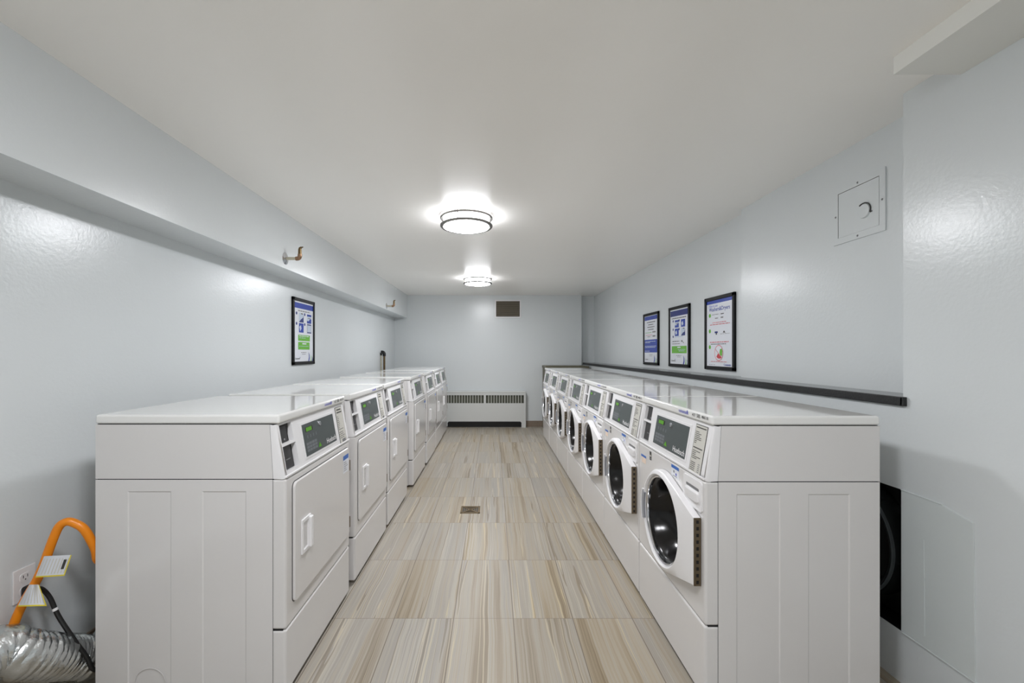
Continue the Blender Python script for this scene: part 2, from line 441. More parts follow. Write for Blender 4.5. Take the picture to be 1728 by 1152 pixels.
def common_machine(t, depth, zl, knockout):
    # cabinet: sides with two pressed panels each, upper band, back
    b = MB()
    xf, xb = -0.046, -depth
    for s in (-1, 1):
        U = EX if s < 0 else -EX
        N = (0, s, 0)
        if s < 0: u0, u1 = xb, xf
        else: u0, u1 = -xf, -xb
        def hu(a, bb2):
            p = [xb + a, xb + bb2]
            return (p[0], p[1]) if s < 0 else (-p[1], -p[0])
        holes = []
        for a, c in ((0.115, 0.272), (0.383, 0.542)) if depth > 0.65 else ((0.105, 0.252), (0.35, 0.505)):
            q = hu(a, c); holes.append((q[0], q[1], 0.035, 0.752, 0.0028, 0.004, M_white, M_white))
        b.holed((0, s * W2, 0), U, EZ, N, u0, u1, 0.018, ZS - 0.003, holes, M_white)
        # upper band with a slanted front edge
        q = [(xf, s * W2, ZS), (xf - 0.012, s * W2, ZLID0), (xb, s * W2, ZLID0), (xb, s * W2, ZS)]
        b.f(q if s > 0 else list(reversed(q)), M_white)
    for s in (-1, 1):
        q = [(xf - 0.0008, s * (W2 + 0.0003), 0.018), (xf + 0.0006, s * (W2 + 0.0003), 0.018), (xf + 0.0006, s * (W2 + 0.0003), ZS), (xf - 0.0008, s * (W2 + 0.0003), ZS)]
        b.f(q if s < 0 else q[::-1], M_gap)  # thin dark strips paint the shaded seam beside the front panel
    b.f([(xb, -W2, 0.018), (xb, W2, 0.018), (xb, W2, ZLID0), (xb, -W2, ZLID0)][::-1], M_white)
    cab = b.build('cabinet', t, smooth=0)
    if knockout:
        b = MB()
        pts = [(-depth + 0.197 + 0.055 * math.cos(a), -W2 - 0.0001, 0.062 + 0.055 * math.sin(a)) for a in [PI * (0.0 + 1.0 * i / 20) for i in range(21)]]
        b.tube(pts, 0.0012, M_white, seg=6)
        b.build('vent_knockout', cab)
    b = MB()
    b.box(xb + 0.004, -0.012, -W2 + 0.004, W2 - 0.004, 0.02, zl, M_gap)  # dark inner core, added so the gaps between panels look dark
    b.box(xb + 0.004, -0.045, -W2 + 0.004, W2 - 0.004, zl, ZLID0 + 0.001, M_gap)
    b.build('chassis', t)
    for sx in (-0.07, -depth + 0.06):
        for sy in (-1, 1):
            b = MB()
            b.lathe([(0.0, 0.0), (0.022, 0.0), (0.022, 0.01), (0.008, 0.012), (0.008, 0.022)], (sx, sy * 0.28, 0), EZ, EX, EY, M_rubber, seg=16)
            b.build('foot', t)
    # lid
    b = MB()
    b.box(-depth - 0.002, -0.024, -W2 - 0.001, W2 + 0.001, ZLID0 + 0.0012, ZLID1, M_lid, bev=0.009, seg=4)
    lid = b.build('lid', t, smooth=60)
    b = MB()
    lo = Vector((-0.0238, 0, 0))
    b.text('coinamatic', lo + Vector((0, yl(0.415), 1.006)), EY, EZ, EX, 0.088, M_logo)
    b.rect(lo, EY, EZ, EX, yl(0.490), yl(0.497), 1.008, 1.0215, M_logo)
    b.build('brand_mark', lid)
    b = MB()
    b.text('417', lo + Vector((0, yl(0.535), 1.006)), EY, EZ, EX, 0.026, M_ink)
    b.text('585', lo + Vector((0, yl(0.571), 1.006)), EY, EZ, EX, 0.028, M_ink)
    b.text('4865 00', lo + Vector((0, yl(0.610), 1.008)), EY, EZ, EX, 0.05, M_ink)
    b.build('number_mark', lid)
    # console with two coin pockets
    b = MB()
    c = 0.012
    hl = [(yl(0.016), yl(0.108), sz(0.917), sz(0.985), 0.02, 0.0, None, M_plast), (yl(0.016), yl(0.118), sz(0.818), sz(0.907), 0.02, 0.0, None, M_plast)]
    b.holed(CO, CU, CV, CN, -W2 + c, W2 - c, 0, CLEN, hl, M_plast)
    P = lambda y, s, d=0: CO + CU * y + CV * s - CN * d
    for s in (-1, 1):
        e = [P(s * (W2 - c), 0), P(s * (W2 - c), CLEN), P(s * (W2 - c * 0.3), CLEN, c * 0.3), P(s * (W2 - c * 0.3), 0, c * 0.3)]
        b.f(e if s < 0 else e[::-1], M_plast)
        e2 = [P(s * (W2 - c * 0.3), 0, c * 0.3), P(s * (W2 - c * 0.3), CLEN, c * 0.3), P(s * W2, CLEN, c), P(s * W2, 0, c)]
        b.f(e2 if s < 0 else e2[::-1], M_plast)
        e3 = [P(s * W2, 0, c), P(s * W2, CLEN, c), Vector((-0.045 - 0.012, s * W2, ZLID0)), Vector((-0.045, s * W2, ZS))]
        b.f(e3 if s < 0 else e3[::-1], M_plast)
    b.f([P(-W2 + c, 0), P(-W2, 0, c), Vector((-0.045, -W2, ZS)), Vector((-0.045, W2, ZS)), P(W2, 0, c), P(W2 - c, 0)], M_plast)
    # thin raised line below the console and raised frame round the display
    b.box(-0.02, 0.003, -W2 + 0.004, W2 - 0.004, ZS + 0.001, ZS + 0.009, M_plast, bev=0.002)
    con = b.build('console', t)
    for i, (a, c2, z0, z1) in enumerate(((0.018, 0.092, 0.919, 0.983), (0.018, 0.106, 0.820, 0.905))):
        b = MB()
        b.slab([(yl(a), sz(z0)), (yl(c2), sz(z0)), (yl(c2 - 0.008), sz(z1)), (yl(a), sz(z1))], CO, CU, CV, CN, -0.0215, -0.014, M_slot)
        if i == 1:
            b.rect(CO, CU, CV, CN, yl(0.05), yl(0.085), sz(0.852), sz(0.856), M_inkl, lift=-0.0135)
        else:
            b.rect(CO, CU, CV, CN, yl(0.06), yl(0.07), sz(0.925), sz(0.932), M_steel, lift=-0.0135)
        b.build('coin_slot', con)
    # control panel
    b = MB()
    b.slab([(yl(0.172), sz(0.822)), (yl(0.523), sz(0.822)), (yl(0.523), sz(0.968)), (yl(0.172), sz(0.968))], CO, CU, CV, CN, 0.0002, 0.0022, M_plast, ch=0.0008)
    b.slab([(yl(0.183), sz(0.831)), (yl(0.512), sz(0.831)), (yl(0.512), sz(0.958)), (yl(0.183), sz(0.958))], CO, CU, CV, CN, 0.0022, 0.0032, M_panel)
    for k in range(4):
        b.rect(CO, CU, CV, CN, yl(0.215 + 0.028 * k), yl(0.222 + 0.028 * k), sz(0.898), sz(0.911), M_panel_b, lift=0.0035)
    for r in range(3):
        for k in range(4):
            b.rect(CO, CU, CV, CN, yl(0.197 + 0.026 * k), yl(0.220 + 0.026 * k), sz(0.846 + 0.013 * r), sz(0.856 + 0.013 * r), M_panel_b, lift=0.0035)
    b.text('Huebsch', CO + CU * yl(0.396) + CV * sz(0.840), CU, CV, CN, 0.11, M_plast, lift=0.0036)
    pan = b.build('control_panel', t, label='dark grey control panel')
    b = MB()
    b.rect(CO, CU, CV, CN, yl(0.208), yl(0.278), sz(0.924), sz(0.944), M_lcdoff, lift=0.0036)
    b.rect(CO, CU, CV, CN, yl(0.212), yl(0.266), sz(0.926), sz(0.942), M_green, lift=0.0040)
    b.build('screen', pan, label='green lit screen')
    b = MB()
    b.slab([(yl(0.306), sz(0.843)), (yl(0.336), sz(0.843)), (yl(0.321), sz(0.862))], CO, CU, CV, CN, 0.0032, 0.0045, M_green)
    b.build('start_button', pan, label='green lit start button')
    b = MB()
    b.lathe([(0.0, 0.009), (0.004, 0.009), (0.0095, 0.008), (0.0105, 0.0)], CO + CU * yl(0.348) + CV * sz(0.939), CN, CU, CV, M_chrome, seg=20)
    b.rect(CO, CU, CV, CN, yl(0.3465), yl(0.3495), sz(0.935), sz(0.943), M_black, lift=0.0093)
    b.build('lock', pan, label='chrome key lock')
    return con

def instruction_label(con, two_blocks):
    b = MB()
    y0, y1, z0, z1 = 0.556, 0.646, 0.803, 0.980
    b.slab([(yl(y0), sz(z0)), (yl(y1), sz(z0)), (yl(y1), sz(z1)), (yl(y0), sz(z1))], CO, CU, CV, CN, 0.0003, 0.0012, M_ink)
    b.rect(CO, CU, CV, CN, yl(y0 + 0.0025), yl(y1 - 0.0025), sz(z0 + 0.0025), sz(z1 - 0.0025), M_label, lift=0.0016)
    rows = []
    rnd = random.Random(3)
    if two_blocks:
        rows.append((0.967, 0.971, 0.563, 0.638, M_ink))
        for k in range(7): rows.append((0.951 - 0.0068 * k, 0.9535 - 0.0068 * k, 0.563, 0.578 + rnd.random() * 0.055, M_ink))
        rows.append((0.892, 0.896, 0.563, 0.632, M_ink))
        for k in range(5): rows.append((0.881 - 0.0068 * k, 0.8835 - 0.0068 * k, 0.563, 0.578 + rnd.random() * 0.05, M_ink))
        for k in range(5): rows.append((0.838 - 0.0068 * k, 0.8405 - 0.0068 * k, 0.563, 0.598, M_ink)); rows.append((0.838 - 0.0068 * k, 0.8405 - 0.0068 * k, 0.618, 0.632, M_inkl))
    else:
        rows.append((0.963, 0.969, 0.572, 0.628, M_ink)); rows.append((0.950, 0.956, 0.568, 0.634, M_ink))
        for k in range(8): rows.append((0.932 - 0.0088 * k, 0.9345 - 0.0088 * k, 0.563, 0.575 + (0.058 if k > 4 else 0.02) * rnd.random(), M_ink))
        for k in range(4): rows.append((0.856 - 0.009 * k, 0.8585 - 0.009 * k, 0.563, 0.61 + 0.02 * rnd.random(), M_ink))
        rows.append((0.808, 0.822, 0.585, 0.63, M_inkl))
    for (a, c, u0, u1, m) in rows:
        b.rect(CO, CU, CV, CN, yl(u0), yl(u1), sz(a), sz(c), m, lift=0.002)
    b.build('instruction_label', con, label='silver instruction label with rows of dark text')

def fnt(b, u0, u1, z0, z1, m, x=0.0006):   # small rectangle on the front plane
    b.rect((0, 0, 0), EY, EZ, EX, yl(u0), yl(u1), z0, z1, m, lift=x)

def make_dryer():
    t = thing('tumble_dryer', '', 'dryer', group='tumble dryers in the left row')
    zl = 0.252
    con = common_machine(t, 0.684, zl, True)
    instruction_label(con, False)
    b = MB(); b.box(-0.062, 0, -W2 + 0.0006, W2 - 0.0006, zl + 0.001, ZS - 0.002, M_white, bev=0.010, seg=3); b.build('front_panel', t, smooth=60)
    b = MB(); b.box(-0.062, 0, -W2 + 0.0006, W2 - 0.0006, 0.018, zl - 0.001, M_white, bev=0.010, seg=3); b.build('lower_panel', t, smooth=60)
    y0, y1, z0, z1 = yl(0.05), yl(0.652), 0.322, 0.768
    b = MB()
    b.slab(rrect(y0 - 0.0025, y1 + 0.0025, z0 - 0.0025, z1 + 0.0025, 0.022), (0, 0, 0), EY, EZ, EX, 0.0, 0.0015, M_gap)  # slightly larger dark slab stands in for the shaded gap round the door
    b.slab(rrect(y0, y1, z0, z1, 0.02), (0, 0, 0), EY, EZ, EX, 0.0015, 0.011, M_white, ch=0.004)
    door = b.build('door', t, smooth=50)
    # recessed pull with a raised lip
    b = MB()
    hy0, hy1, hz0, hz1 = yl(0.098), yl(0.178), 0.478, 0.608
    b.holed((0.017, 0, 0), EY, EZ, EX, hy0, hy1, hz0, hz1, [(hy0 + 0.012, hy1 - 0.022, hz0 + 0.012, hz1 - 0.012, 0.014, 0.006, M_plast, M_plast)], M_plast)
    for q in (((hy0, hz0), (hy1, hz0)), ((hy1, hz0), (hy1, hz1)), ((hy1, hz1), (hy0, hz1)), ((hy0, hz1), (hy0, hz0))):
        (a, c), (d, e) = q
        b.f([(0.009, a, c), (0.009, d, e), (0.017, d, e), (0.017, a, c)], M_plast)
    b.box(0.012, 0.028, hy1 - 0.024, hy1 - 0.002, hz0 + 0.004, hz1 - 0.004, M_plast, bev=0.005, seg=3)
    b.build('handle', door, label='white recessed pull handle')
    for hz in (0.674, 0.385):
        b = MB(); b.box(0.0005, 0.013, y1 + 0.0008, y1 + 0.0085, hz - 0.028, hz + 0.028, M_hinge, bev=0.002)
        b.build('hinge', t)
    b = MB()
    X = 0.0114
    fnt(b, 0.558, 0.632, 0.655, 0.742, M_paper, X)
    fnt(b, 0.558, 0.632, 0.720, 0.742, M_stick, X + 0.0003)
    for k in range(5): fnt(b, 0.565, 0.60 + 0.02 * ((k * 7) % 3) / 2, 0.706 - 0.010 * k, 0.709 - 0.010 * k, M_inkl, X + 0.0003)
    b.build('sticker', door, label='white sticker with a blue header')
    for k, zz in enumerate((0.40, 0.50, 0.60, 0.335)):
        pass
    return t

def make_washer():
    t = thing('washing_machine', '', 'washing machine', group='front-load washers in the right row')
    zl = 0.285; depth = 0.616
    con = common_machine(t, depth, zl, False)
    instruction_label(con, True)
    yc, zc = 0.012, 0.536
    # front panel with the round opening cut through
    b = MB(); b.box(-0.062, 0, -W2 + 0.0006, W2 - 0.0006, zl + 0.001, ZS - 0.002, M_white, bev=0.010, seg=3); fp = b.build('front_panel', t, smooth=60)
    b = MB(); b.lathe([(0, -0.2), (0.185, -0.2), (0.185, 0.1), (0, 0.1)], (0, yc, zc), EX, EY, EZ, M_white, seg=64); cut = b.build('cutter')
    md = fp.modifiers.new('opening', 'BOOLEAN'); md.operation = 'DIFFERENCE'; md.object = cut; md.solver = 'EXACT'
    dg = bpy.context.evaluated_depsgraph_get()
    me = bpy.data.meshes.new_from_object(fp.evaluated_get(dg))
    fp.modifiers.clear(); fp.data = me
    wn = fp.modifiers.new('weighted', 'WEIGHTED_NORMAL'); wn.keep_sharp = True; wn.weight = 100
    me.set_sharp_from_angle(angle=math.radians(50))
    bpy.data.objects.remove(cut)
    # the dark core of the washer leaves room for the drum: shorten it
    for c in t.children:
        if c.name.startswith('chassis'):
            bm2 = MB()
            bm2.box(-depth + 0.004, -0.14, -W2 + 0.004, W2 - 0.004, 0.02, ZLID0 + 0.001, M_gap)
            for (a0, a1, z0, z1) in ((-W2 + 0.004, W2 - 0.004, 0.02, zl + 0.02), (-W2 + 0.004, W2 - 0.004, ZS - 0.02, ZLID0 + 0.001),
                                     (-W2 + 0.004, -W2 + 0.02, zl, ZS), (W2 - 0.02, W2 - 0.004, zl, ZS)):
                bm2.box(-0.14, -0.047, a0, a1, z0, z1, M_gap)
            bm2.box(-0.047, -0.012, -W2 + 0.004, W2 - 0.004, zl - 0.02, zl + 0.006, M_gap, bev=0)
            bm2.box(-0.047, -0.022, -W2 + 0.004, W2 - 0.004, ZS - 0.008, ZS + 0.01, M_gap, bev=0)
            tmp = bm2.build('chassis_tmp'); c.data = tmp.data; bpy.data.objects.remove(tmp); c.data.name = 'chassis'
    b = MB(); b.box(-0.062, 0, -W2 + 0.0006, W2 - 0.0006, 0.018, zl - 0.001, M_white, bev=0.010, seg=3); b.build('lower_panel', t, smooth=60)
    # door: ring with a flat wedge running to the hinge on the right
    R = 0.208
    hy, hh = yl(0.655), 0.122
    C = (0.0, yc, zc)
    b = MB()
    # hinge wedge: tangent lines from the hinge corners to the circle
    def tang(py, pz, s):
        d = math.hypot(py, pz); a = math.atan2(pz, py); be = math.acos(min(1, R / d)); return a + s * be
    py = hy - yc
    at = tang(py, hh, 1); ab = tang(py, -hh, -1)
    arc = []
    n = 44
    a0, a1 = at, ab + 2 * PI
    outer = [(yc + R * math.cos(a0 + (a1 - a0) * i / n), zc + R * math.sin(a0 + (a1 - a0) * i / n)) for i in range(n + 1)]
    outline = outer + [(hy, zc - hh), (hy, zc + hh)]
    # inner circle sampled with the same angular order (centre to each outline point)
    ri = 0.183
    def loop(pts, x): return [Vector((x, p[0], p[1])) for p in pts]
    def shrink(pts, d):
        c2 = Vector((yc, zc)); out = []
        for p in pts:
            v = Vector(p) - c2; out.append(c2 + v * (1 - d / v.length))
        return out
    # densify outline along straight edges so that the inner loop stays round
    dense = []
    for i in range(len(outline)):
        p, q = Vector(outline[i]), Vector(outline[(i + 1) % len(outline)])
        k = max(1, int((q - p).length / 0.03))
        for j in range(k): dense.append(p + (q - p) * j / k)
    inner = []
    for p in dense:
        v = (p - Vector((yc, zc))).normalized(); inner.append(Vector((yc, zc)) + v * ri)
    mid = []
    for p, q in zip(dense, inner):
        v = p - Vector((yc, zc)); L2 = min(v.length - 0.012, 0.2); mid.append(Vector((yc, zc)) + v.normalized() * max(L2, ri + 0.004))
    loops = [loop(dense, 0.003), loop(dense, 0.023), loop(shrink(dense, 0.004), 0.028), loop(mid, 0.035), loop([(a + (c2 - a) * 0.6) for a, c2 in zip(mid, inner)], 0.036), loop(inner, 0.030), loop(inner, -0.012)]
    mi = b.mi(M_plast)
    rv = [[b.bm.verts.new(p) for p in lp] for lp in loops]
    nn = len(dense)
    for i in range(len(rv) - 1):
        for j in range(nn):
            fc = b.bm.faces.new((rv[i][j], rv[i][(j + 1) % nn], rv[i + 1][(j + 1) % nn], rv[i + 1][j])); fc.material_index = mi
    fc = b.bm.faces.new([v for v in rv[0]]) if False else None
    bmesh.ops.recalc_face_normals(b.bm, faces=b.bm.faces)
    door = b.build('door', t, smooth=40, label='round white porthole door')
    b = MB()
    b.lathe([(ri, -0.012), (ri, 0.024), (0.178, 0.027), (0.173, 0.024), (0.170, 0.012), (0.170, -0.02)], C, EX, EY, EZ, M_chrome, seg=64)
    b.build('door_rim', door, label='chrome rim')
    b = MB()
    b.lathe([(0.171, 0.008), (0.166, 0.010), (0.160, 0.004), (0.152, -0.02), (0.140, -0.05), (0.12, -0.078), (0.08, -0.096), (0.0, -0.104)], C, EX, EY, EZ, M_glass, seg=64)
    b.build('door_glass', door, label='dark glass bowl')
    # grip on the left side of the ring
    b = MB()
    g = []
    for i in range(9):
        a = PI - 0.33 + 0.66 * i / 8; g.append(a)
    ro, rin = 0.2045, 0.181
    poly = [(yc + ro * math.cos(a), zc + ro * math.sin(a)) for a in g] + [(yc + rin * math.cos(a), zc + rin * math.sin(a)) for a in reversed(g)]
    b.slab(poly, (0, 0, 0), EY, EZ, EX, 0.03, 0.0385, M_grip, ch=0.001)
    ro2, ri2 = 0.2085, 0.203
    g2 = [PI - 0.36 + 0.72 * i / 8 for i in range(9)]
    poly = [(yc + ro2 * math.cos(a), zc + ro2 * math.sin(a)) for a in g2] + [(yc + ri2 * math.cos(a), zc + ri2 * math.sin(a)) for a in reversed(g2)]
    b.slab(poly, (0, 0, 0), EY, EZ, EX, 0.012, 0.042, M_plast, ch=0.002)
    b.build('door_grip', door, label='grey grip')
    b = MB()
    b.box(0.002, 0.0275, hy, hy + 0.0035, zc - hh, zc + hh, M_hinge, bev=0.0008)
    for k in range(10):
        z = zc - hh + 0.014 + k * (2 * hh - 0.028) / 9
        b.box(0.010, 0.019, hy + 0.003, hy + 0.0042, z - 0.006, z + 0.006, M_black)
    b.build('hinge', door, label='long perforated metal hinge')
    # soap drawer
    b = MB()
    d0, d1, e0, e1 = yl(0.52), yl(0.668), 0.676, 0.786
    b.slab(rrect(d0, d1, e0, e1, 0.012), (0, 0, 0), EY, EZ, EX, 0.0, 0.006, M_plast, ch=0.003)
    b.slab(rrect(d0 + 0.03, d1 - 0.018, e0 + 0.030, e0 + 0.068, 0.008), (0, 0, 0), EY, EZ, EX, 0.006, 0.016, M_plast, ch=0.006)
    b.slab(rrect(d0 + 0.03, d1 - 0.018, e0 + 0.072, e0 + 0.082, 0.004), (0, 0, 0), EY, EZ, EX, 0.006, 0.0066, M_inkl)
    b.build('soap_drawer', t)
    b = MB()
    fnt(b, 0.40, 0.472, 0.738, 0.785, M_paper); fnt(b, 0.40, 0.472, 0.773, 0.786, M_stick, 0.0009)
    fnt(b, 0.42, 0.430, 0.756, 0.766, M_inkl, 0.0009); fnt(b, 0.44, 0.452, 0.748, 0.758, M_logo, 0.0009); fnt(b, 0.415, 0.455, 0.742, 0.745, M_inkl, 0.0009)
    b.build('sticker', t, label='white sticker with a blue header')
    b = MB()
    fnt(b, 0.045, 0.10, 0.705, 0.742, M_peach); fnt(b, 0.035, 0.105, 0.733, 0.744, M_stick, 0.0009)
    b.build('sticker', t, label='small sticker with a blue edge')
    b = MB()
    fnt(b, 0.150, 0.174, 0.742, 0.782, M_ink); fnt(b, 0.154, 0.170, 0.758, 0.766, M_label, 0.0009); fnt(b, 0.154, 0.170, 0.746, 0.752, M_inkl, 0.0009)
    b.build('sticker', t, label='small dark sticker')
    return t

ORD = ['', 'second', 'third', 'fourth', 'fifth', 'sixth', '']
XD = -0.745; XW = 0.747
dry_near = [1.54, 2.31, 3.055, 3.975, 4.765, 5.525, 6.215]
dry_x = [0.0, 0.0, -0.004, 0.006, 0.012, 0.008, 0.0]
def dl(i):
    if i == 0: return 'white tumble dryer nearest the camera, beside the orange hose'
    if i == 6: return 'white tumble dryer at the far end of the left row, nearest the low heater'
    return 'white tumble dryer with dark control panel, %s from the camera in the left row' % ORD[i]
d0 = make_dryer()
for i in range(7):
    loc = (XD + dry_x[i], dry_near[i] + W2, 0)
    if i == 0: d0.location = loc; d0['label'] = dl(0)
    else: dup(d0, loc, dl(i))
wash_near = [1.51, 2.20, 2.893, 3.588, 4.292, 5.0, 5.705]
def wl(i):
    if i == 0: return 'white front-load washer nearest the camera, in front of the dark wall hatch'
    if i == 6: return 'white front-load washer at the far end of the right row, beside the olive box'
    return 'white front-load washer with round dark door, %s from the camera in the right row' % ORD[i]
w0 = make_washer(); w0.rotation_euler = (0, 0, PI)
for i in range(7):
    loc = (XW, wash_near[i] + W2, 0)
    if i == 0: w0.location = loc; w0['label'] = wl(0)
    else: dup(w0, loc, wl(i))

# ------------------------------------------------------------------ ceiling lamps
def make_lamp():
    t = thing('ceiling_lamp', '', 'lamp', group='round flush ceiling lamps')
    b = MB()
    b.lathe([(0.160, 0.0), (0.162, -0.03), (0.162, -0.068)], (0, 0, 0), EZ, EX, EY, M_lampside, seg=64)
    b.lathe([(0.162, -0.068), (0.150, -0.080), (0.10, -0.088), (0.0, -0.091)], (0, 0, 0), EZ, EX, EY, M_lamp, seg=64)
    bmesh.ops.recalc_face_normals(b.bm, faces=b.bm.faces)
    b.build('diffuser', t, label='glowing white diffuser')
    for z in (-0.016, -0.070):
        b = MB()
        b.lathe([(0.164, z - 0.008), (0.182, z - 0.008), (0.186, z - 0.004), (0.186, z + 0.004), (0.182, z + 0.008), (0.164, z + 0.008), (0.164, z - 0.008)], (0, 0, 0), EZ, EX, EY, M_nickel, seg=64)
        bmesh.ops.recalc_face_normals(b.bm, faces=b.bm.faces)
        b.build('trim_ring', t, label='brushed nickel ring')
    for k in range(4):
        a = PI / 4 + k * PI / 2 + 0.5
        b = MB(); p = (0.174 * math.cos(a), 0.174 * math.sin(a))
        b.tube([(p[0], p[1], -0.07), (p[0], p[1], 0.0)], 0.004, M_nickel, seg=10); b.build('post', t)
    return t
lamp = make_lamp()
LY = [3.06, 5.60, 0.50, -2.05]
LL = ['round white ceiling lamp with two nickel rings, the larger one above the aisle', 'round white ceiling lamp with two nickel rings near the far wall',
      'round white ceiling lamp with two nickel rings above the camera', 'round white ceiling lamp with two nickel rings behind the camera']
for i, y in enumerate(LY):
    if i == 0: lamp.location = (-0.19, y, ZC); lamp['label'] = LL[0]
    else: dup(lamp, (-0.2, y, ZC), LL[i])

# ------------------------------------------------------------------ framed posters
def poster(x, sgn, y0, y1, z0, z1, label, draw):
    """sgn +1: on the left wall facing +X; -1: on the right wall facing -X.  u runs to the viewer's right"""
    yc = (y0 + y1) / 2
    t = thing('poster', label, 'poster', (x, yc, z0), 0 if sgn > 0 else PI, group='framed laundry notices')
    w, h = (y1 - y0), (z1 - z0); fw = 0.028; d = 0.018
    b = MB()
    b.box(0.0, d, -w / 2, w / 2, 0, fw, M_frame, bev=0.003); b.box(0.0, d, -w / 2, w / 2, h - fw, h, M_frame, bev=0.003)
    b.box(0.0, d, -w / 2, -w / 2 + fw, 0, h, M_frame, bev=0.003); b.box(0.0, d, w / 2 - fw, w / 2, 0, h, M_frame, bev=0.003)
    b.build('frame', t, label='black frame')
    b = MB()
    b.box(0.002, 0.010, -w / 2 + fw - 0.004, w / 2 - fw + 0.004, fw - 0.004, h - fw + 0.004, M_paper)
    iw, ih = w - 2 * fw, h - 2 * fw
    O = Vector((0.010, -iw / 2, h - fw))
    cnt = [0]
    class D:
        def r(s, u0, u1, v0, v1, m):
            cnt[0] += 1
            b.rect(O, EY * iw, EZ * -ih, EX, u0, u1, v1, v0, m, lift=0.0004 + 0.00002 * cnt[0])
        def line(s, u0, u1, v, m, hgt=0.012, seed=1):
            rr = random.Random(seed); u = u0
            while u < u1 - 0.01:
                l = min(0.04 + rr.random() * 0.08, u1 - u); s.r(u, u + l, v, v + hgt, m); u += l + 0.018
        def poly(s, pts, m):
            cnt[0] += 1
            b.f([O + EY * iw * p[0] - EZ * ih * p[1] + EX * (0.0004 + 0.00002 * cnt[0]) for p in reversed(pts)], m)
        def disc(s, u, v, ru, m, n=20):
            k = ru * iw / ih
            s.poly([(u + ru * math.cos(2 * PI * i / n), v + k * math.sin(2 * PI * i / n)) for i in range(n)], m)
        def text(s, st, u, v, wd, m):
            cnt[0] += 1
            b.text(st, O + EY * iw * u - EZ * ih * v, EY, EZ, EX, wd * iw, m, lift=0.0004 + 0.00002 * cnt[0])
        def swoosh(s):
            s.poly([(0.74, 0.84), (0.80, 0.89), (0.81, 0.95), (0.78, 1.0), (0.73, 1.0), (0.765, 0.94), (0.765, 0.89)], M_blue)
            s.poly([(0.87, 0.89), (0.90, 0.93), (0.90, 1.0), (0.86, 1.0), (0.875, 0.95)], M_pgreen)
            s.poly([(0.95, 0.91), (0.985, 0.95), (0.99, 1.0), (0.95, 1.0), (0.965, 0.96)], M_dblue)
    draw(D())
    b.build('print', t, smooth=0, weld=False, label='printed sheet')
    return t
def pict(d, u0, u1, v0, v1, k):
    if k == 0:
        d.r(u0, u1, v0, v1, M_blue); d.poly([(u0 + 0.02, v0 + 0.06), (u0 + 0.1, v0 + 0.03), (u0 + 0.13, v0 + 0.09), (u0 + 0.06, v1 - 0.02)], M_pale)
    elif k == 1:
        d.r(u0, u1, v0, v1, M_pale); d.poly([(u0, v1), (u0 + 0.1, v1 - 0.05), (u1 - 0.03, v0 + 0.07), (u1, v0 + 0.02), (u1, v1)], M_dblue); d.r(u0 + 0.1, u1 - 0.03, v0, v0 + 0.018, M_ink)
    elif k == 2:
        d.r(u0, u1, v0, v1, M_pale); d.r(u0, u1, v0, v0 + 0.035, M_blue); d.poly([(u0, v1 - 0.045), (u0 + 0.09, v1 - 0.04), (u1 - 0.06, v1 - 0.085), (u1, v1 - 0.075), (u1, v1), (u0, v1)], M_blue); d.r(u0 + 0.05, u1 - 0.04, v0 + 0.06, v0 + 0.075, M_inkl)
    else:
        d.r(u0, u1, v0, v1, M_pale); d.r(u0, u1, v0, v0 + 0.018, M_dblue); d.r(u0, u1, v1 - 0.018, v1, M_dblue); d.r(u0, u0 + 0.012, v0, v1, M_inkl); d.r(u1 - 0.012, u1, v0, v1, M_inkl)
def draw_left(d):
    d.r(0.0, 1.0, 0.025, 0.115, M_blue)
    d.line(0.2, 0.82, 0.145, M_inkl, 0.018, 5)
    for k, (u, v) in enumerate(((0.24, 0.19), (0.66, 0.19), (0.24, 0.36), (0.66, 0.36))):
        pict(d, u, u + 0.24, v, v + 0.155, (1, 2, 0, 3)[k])
        d.disc(u - 0.12, v + 0.012, 0.035, M_dblue)
    d.r(0.2, 0.82, 0.555, 0.655, M_pgreen); d.line(0.25, 0.78, 0.568, M_paper, 0.012, 2)
    d.line(0.25, 0.6, 0.60, M_pale, 0.008, 6)
    d.r(0.2, 0.80, 0.675, 0.80, M_pgreen); d.r(0.41, 0.62, 0.692, 0.712, M_paper); d.line(0.25, 0.74, 0.74, M_pale, 0.008, 4)
    d.line(0.35, 0.62, 0.845, M_inkl, 0.01, 8); d.line(0.4, 0.6, 0.875, M_inkl, 0.008, 9)
    d.text('Coinamatic', 0.05, 0.962, 0.24, M_ink); d.poly([(0.28, 0.925), (0.31, 0.925), (0.29, 0.94)], M_blue)
    d.swoosh()
def draw_notice(d):
    d.r(0.02, 0.98, 0.012, 0.095, M_blue)
    for k, (a, c) in enumerate(((0.2, 0.84), (0.3, 0.7), (0.24, 0.78), (0.3, 0.72))): d.line(a, c, 0.135 + 0.052 * k, M_ink, 0.017, 11 + k)
    d.line(0.08, 0.55, 0.36, M_pgreen, 0.01, 3); d.r(0.62, 0.86, 0.345, 0.372, M_inkl)
    d.line(0.12, 0.6, 0.41, M_pink, 0.012, 4); d.line(0.25, 0.45, 0.445, M_inkl, 0.014, 6); d.r(0.64, 0.84, 0.43, 0.46, M_inkl)
    d.r(0.02, 0.98, 0.515, 0.79, M_blue)
    for v, c in ((0.55, 0.85), (0.572, 0.45), (0.65, 0.9), (0.675, 0.85), (0.755, 0.42)): d.line(0.06, c, v, M_pale, 0.012, int(v * 100))
    d.line(0.4, 0.65, 0.83, M_inkl, 0.01, 8); d.line(0.4, 0.62, 0.86, M_inkl, 0.008, 9)
    d.text('Coinamatic', 0.06, 0.95, 0.24, M_ink); d.swoosh()
